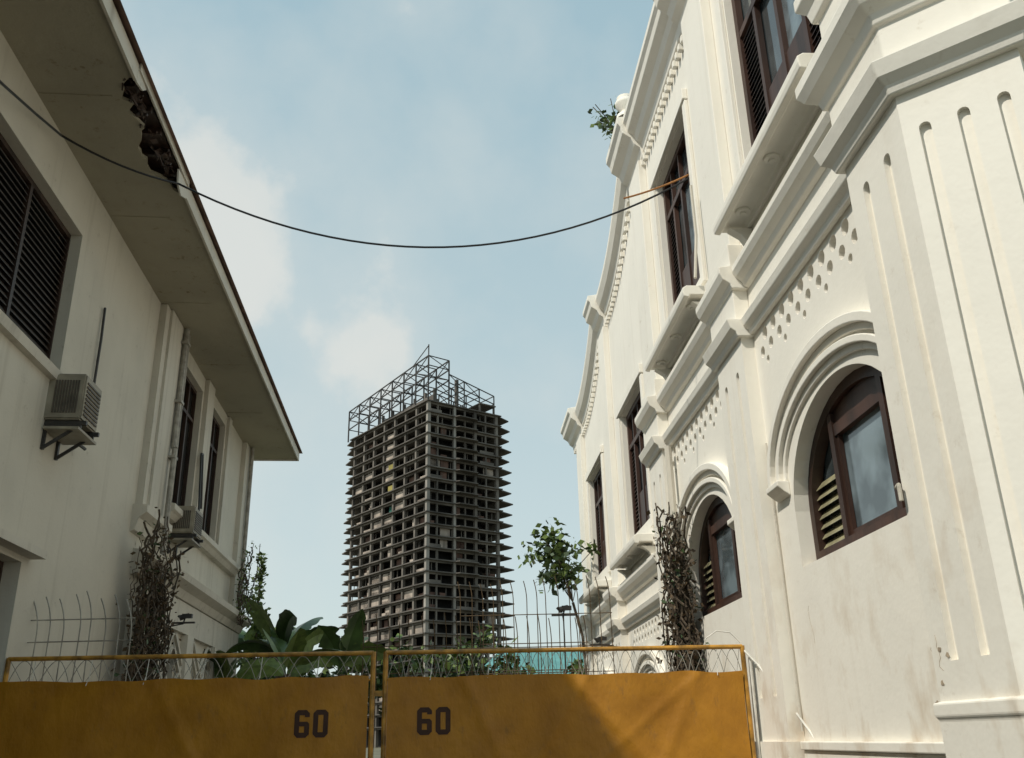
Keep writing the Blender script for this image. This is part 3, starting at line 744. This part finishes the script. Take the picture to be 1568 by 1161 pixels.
finish(vine(WL,19.6,20.9,3.9,5.6,.3,12,3,(2,3,3)),'climbing_vine.002',LM,recalc=False)

def crown(bm,c,rx,ry,rz,n,ls,cl=24,mats=(1,2)):
    cs=[]
    for i in range(cl):
        d=Vector((rnd.gauss(0,1),rnd.gauss(0,1),rnd.gauss(0,1))).normalized()*rnd.random()**.45
        cs.append(Vector(c)+Vector((d.x*rx,d.y*ry,d.z*rz)))
    for i in range(n):
        k=rnd.randrange(cl); p=cs[k]+Vector((rnd.gauss(0,rx*.15),rnd.gauss(0,ry*.15),rnd.gauss(0,rz*.12)))
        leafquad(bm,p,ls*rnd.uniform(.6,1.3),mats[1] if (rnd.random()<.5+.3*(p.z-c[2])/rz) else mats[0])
    return cs
bm=bmesh.new(); base=Vector((1.5,20.6,0))
polytube(bm,[base,(1.47,20.55,2.2),(1.38,20.4,3.6),(1.2,20.3,4.3)],.03,6)
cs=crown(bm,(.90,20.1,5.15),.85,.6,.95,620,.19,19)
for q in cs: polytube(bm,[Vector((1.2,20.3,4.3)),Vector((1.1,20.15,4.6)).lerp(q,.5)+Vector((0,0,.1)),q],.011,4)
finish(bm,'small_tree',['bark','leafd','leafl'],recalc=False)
def banana(name,x,y,h,n,L,e0=1.0):
    bm=bmesh.new(); tube(bm,(x,y,0),(x,y,h),.14,9,0,.09)
    for k in range(n):
        a=2*math.pi*k/n+rnd.uniform(-.4,.4); el=rnd.uniform(e0,1.5); l=L*rnd.uniform(.7,1.15); dr=rnd.uniform(.03,.15); tw=rnd.uniform(-1.3,1.3)
        p=Vector((x,y,h-.1)); hd=Vector((math.cos(a),math.sin(a),0)); sh=Vector((-math.sin(a),math.cos(a),0)); prev=None; S=18
        mi=1 if rnd.random()<.6 else 2
        for i in range(S+1):
            t=i/S; D=hd*math.cos(el)+Vector((0,0,math.sin(el))); nn=D.cross(sh); side=sh*math.cos(tw)+nn*math.sin(tw); up=D.cross(side)
            wd_=.27*math.sin(math.pi*min(1,max(0,(t-.22)/.78))**.8)**.55*(1 if .22<t<1 else 0)+.014
            fr=[wd_*rnd.uniform(.72,1.05),0,wd_*rnd.uniform(.72,1.05)]
            cur=[bm.verts.new(p+side*(fr[j]*sgn)+up*(-.3*abs(fr[j]))) for j,sgn in enumerate((-1,0,1))]
            if prev:
                for j in (0,1):
                    bm.faces.new((prev[j],prev[j+1],cur[j+1],cur[j])).material_index=mi
            prev=cur; p=p+D*(l/S); el-=dr*rnd.uniform(.6,1.4)
    finish(bm,name,['bark','banana','leafl'],recalc=False)
banana('banana_plant',-5.2,21,3.3,7,1.8); banana('banana_plant.001',-4.7,19.5,2.9,6,1.6); banana('banana_plant.002',-6.1,23,3.6,7,1.9); banana('banana_plant.003',-3.95,21.5,3.0,7,1.6); banana('banana_plant.004',-5.6,18.5,2.6,6,1.5)
bm=bmesh.new(); tube(bm,(-6.2,22.5,0),(-6.2,22.5,5.6),.05,6,0,.02)
for i in range(620):
    z=rnd.uniform(3.0,5.9); r=.25*(6.1-z)/2.0+.03; a=rnd.uniform(0,6.28); leafquad(bm,Vector((-6.2+r*math.cos(a)*rnd.random(),22.5+r*math.sin(a)*rnd.random(),z)),.13,rnd.choice([1,2,2]),-.6)
finish(bm,'conical_shrub',['bark','leafd','leafl'],recalc=False)
bm=bmesh.new()
for i in range(15):
    x=-7+i*.62; crown(bm,(x,24+rnd.uniform(-1,1),rnd.uniform(2.7,3.3) if i<11 else 2.4),.8,.8,.9,460,.22,12)
    tube(bm,(x,24,0),(x,24,2.6),.05,5)
finish(bm,'shrub_mass',['bark','leafd','leafl'],recalc=False)
bm=bmesh.new()
b0=WR(12.9,10.95,.28)
for k in range(9):
    q=b0+Vector((rnd.uniform(-.38,.05),rnd.uniform(-.2,.2),rnd.uniform(.25,.85))); polytube(bm,[b0,b0.lerp(q,.5)+Vector((0,0,.08)),q],.008,4)
    for j in range(14): leafquad(bm,b0.lerp(q,rnd.uniform(.35,1))+Vector((rnd.gauss(0,.05),rnd.gauss(0,.05),rnd.gauss(0,.05))),.11,rnd.choice([1,2]))
finish(bm,'parapet_weed',['twig','leafd','leafl'],recalc=False)
bm=bmesh.new(); b=WR(12.3,10.92,.25)
prof=[(.16,0),(.16,.06),(.07,.1),(.09,.16),(.17,.26),(.17,.32),(.12,.38),(.14,.41),(.04,.46)]
n=14; rings=[[bm.verts.new(b+Vector((r*math.cos(6.2832*i/n),r*math.sin(6.2832*i/n),z))) for i in range(n)] for r,z in prof]
for A,B in zip(rings,rings[1:]):
    for i in range(n): bm.faces.new((A[i],A[(i+1)%n],B[(i+1)%n],B[i]))
finish(bm,'parapet_urn','white',smooth=True)

e=empty('teal_roofed_shed',(0,30,0)); bm=bmesh.new(); box(bm,G,-1.0,2.4,0,4,0,3.3); finish(bm,'walls','block',e)
bm=bmesh.new(); prism(bm,Frame(u=(0,1,0),w=(1,0,0)),[(-.4,-1.4),(4.4,-1.4),(4.4,2.8),(-.4,2.8)],3.3,3.36)
vs=[(-1.4,-.4,3.37),(2.8,-.4,3.37),(2.8,2,4.35),(-.6,2,4.35),(2.8,4.4,3.37),(-1.4,4.4,3.37)]
v=[bm.verts.new(q) for q in vs]; bm.faces.new((v[0],v[1],v[2],v[3])); bm.faces.new((v[3],v[2],v[4],v[5])); bm.faces.new((v[1],v[4],v[2])); bm.faces.new((v[0],v[3],v[5]))
for i in range(18):
    x=-.55+i*.19; tube(bm,(x,-.4,3.385),(x,2,4.365),.02,4)
finish(bm,'roof','teal',e)

def floodlight(name,p,arm,ang=0):
    e=empty(name,p,ang); bm=bmesh.new()
    box(bm,G,-.17,.17,-.02,.02,0,.025); tube(bm,(0,0,.025),(.02,0,.1),.012,6)
    tube(bm,(-.06,-.03,.08),(.07,.02,.13),.045,8,0,.03); tube(bm,(-.09,0,.12),(-.06,0,.09),.02,6)
    prism(bm,G,[(-.02,-.05),(.12,-.03),(.12,.03),(-.02,.05)],.08,.14)
    finish(bm,'lamp_head','darkmetal',e)
    bm=bmesh.new(); tube(bm,(0,0,0),arm,.010,6); finish(bm,'support','darkmetal',e)
floodlight('floodlight',(.66,13.6,3.22),(0,0,-3.2)); floodlight('floodlight.001',(-5.05,14.3,3.32),(-.6,.05,-.1))
p=WR(16.3,3.05,.55); floodlight('floodlight.002',p,tuple(WR(16.3,3.0,0)-p))

# ---------------------------------------------------------------- light
sun_vec=Vector((-.80,-.60,1.19)).normalized()
sd=bpy.data.lights.new('sun','SUN'); sd.energy=3.5; sd.angle=math.radians(1.0); sd.color=(1,.95,.84)
so=bpy.data.objects.new('sun',sd); COL.objects.link(so); so.rotation_euler=(-sun_vec).to_track_quat('-Z','Y').to_euler()
el=math.asin(sun_vec.z); az=math.atan2(sun_vec.x,sun_vec.y)
w=bpy.data.worlds.new('World'); scene.world=w; w.use_nodes=True; nt=w.node_tree
bg=nt.nodes['Background']; sky=N(nt,'ShaderNodeTexSky',sky_type='NISHITA'); sky.sun_disc=False; sky.sun_elevation=el; sky.sun_rotation=az
sky.air_density=1.0; sky.dust_density=2.0; sky.ozone_density=1.0
tc=N(nt,'ShaderNodeTexCoord'); nrm=N(nt,'ShaderNodeVectorMath',operation='NORMALIZE'); nt.links.new(tc.outputs['Generated'],nrm.inputs[0])
nz=N(nt,'ShaderNodeTexNoise'); nz.inputs['Scale'].default_value=6.0; nz.inputs['Detail'].default_value=6; nz.inputs['Roughness'].default_value=.52
nt.links.new(nrm.outputs[0],nz.inputs['Vector'])
sep=N(nt,'ShaderNodeSeparateXYZ'); nt.links.new(nrm.outputs[0],sep.inputs[0])
def lobe(v,a,b):
    dp=N(nt,'ShaderNodeVectorMath',operation='DOT_PRODUCT'); nt.links.new(nrm.outputs[0],dp.inputs[0]); dp.inputs[1].default_value=Vector(v).normalized()
    return ramp(nt,dp.outputs['Value'],a,b)
near=lobe((-.42,.755,.50),.975,.999); near2=lobe((-.25,.876,.42),.955,.998)
s=math_(nt,'ADD',nz.outputs['Fac'],math_(nt,'MULTIPLY',near,.42)); s=math_(nt,'ADD',s,math_(nt,'MULTIPLY',near2,.15))
hard=ramp(nt,s,.72,.81); soft=ramp(nt,s,.46,.88)
cl_=math_(nt,'ADD',math_(nt,'MULTIPLY',hard,.40),math_(nt,'MULTIPLY',soft,.45))
hz_=ramp(nt,sep.outputs[2],.08,.80,(.57,.66,.64,1),(.315,.475,.54,1))
sc=N(nt,'ShaderNodeVectorMath',operation='SCALE'); nt.links.new(hz_,sc.inputs[0]); sc.inputs['Scale'].default_value=10
haze=mix(nt,.80,sky.outputs[0],sc.outputs[0])
c=mix(nt,cl_,haze,(6.2,6.3,6.0))
nt.links.new(c,bg.inputs[0]); bg.inputs[1].default_value=.12
scene.view_settings.view_transform='Standard'; scene.view_settings.look='None'; scene.view_settings.exposure=0
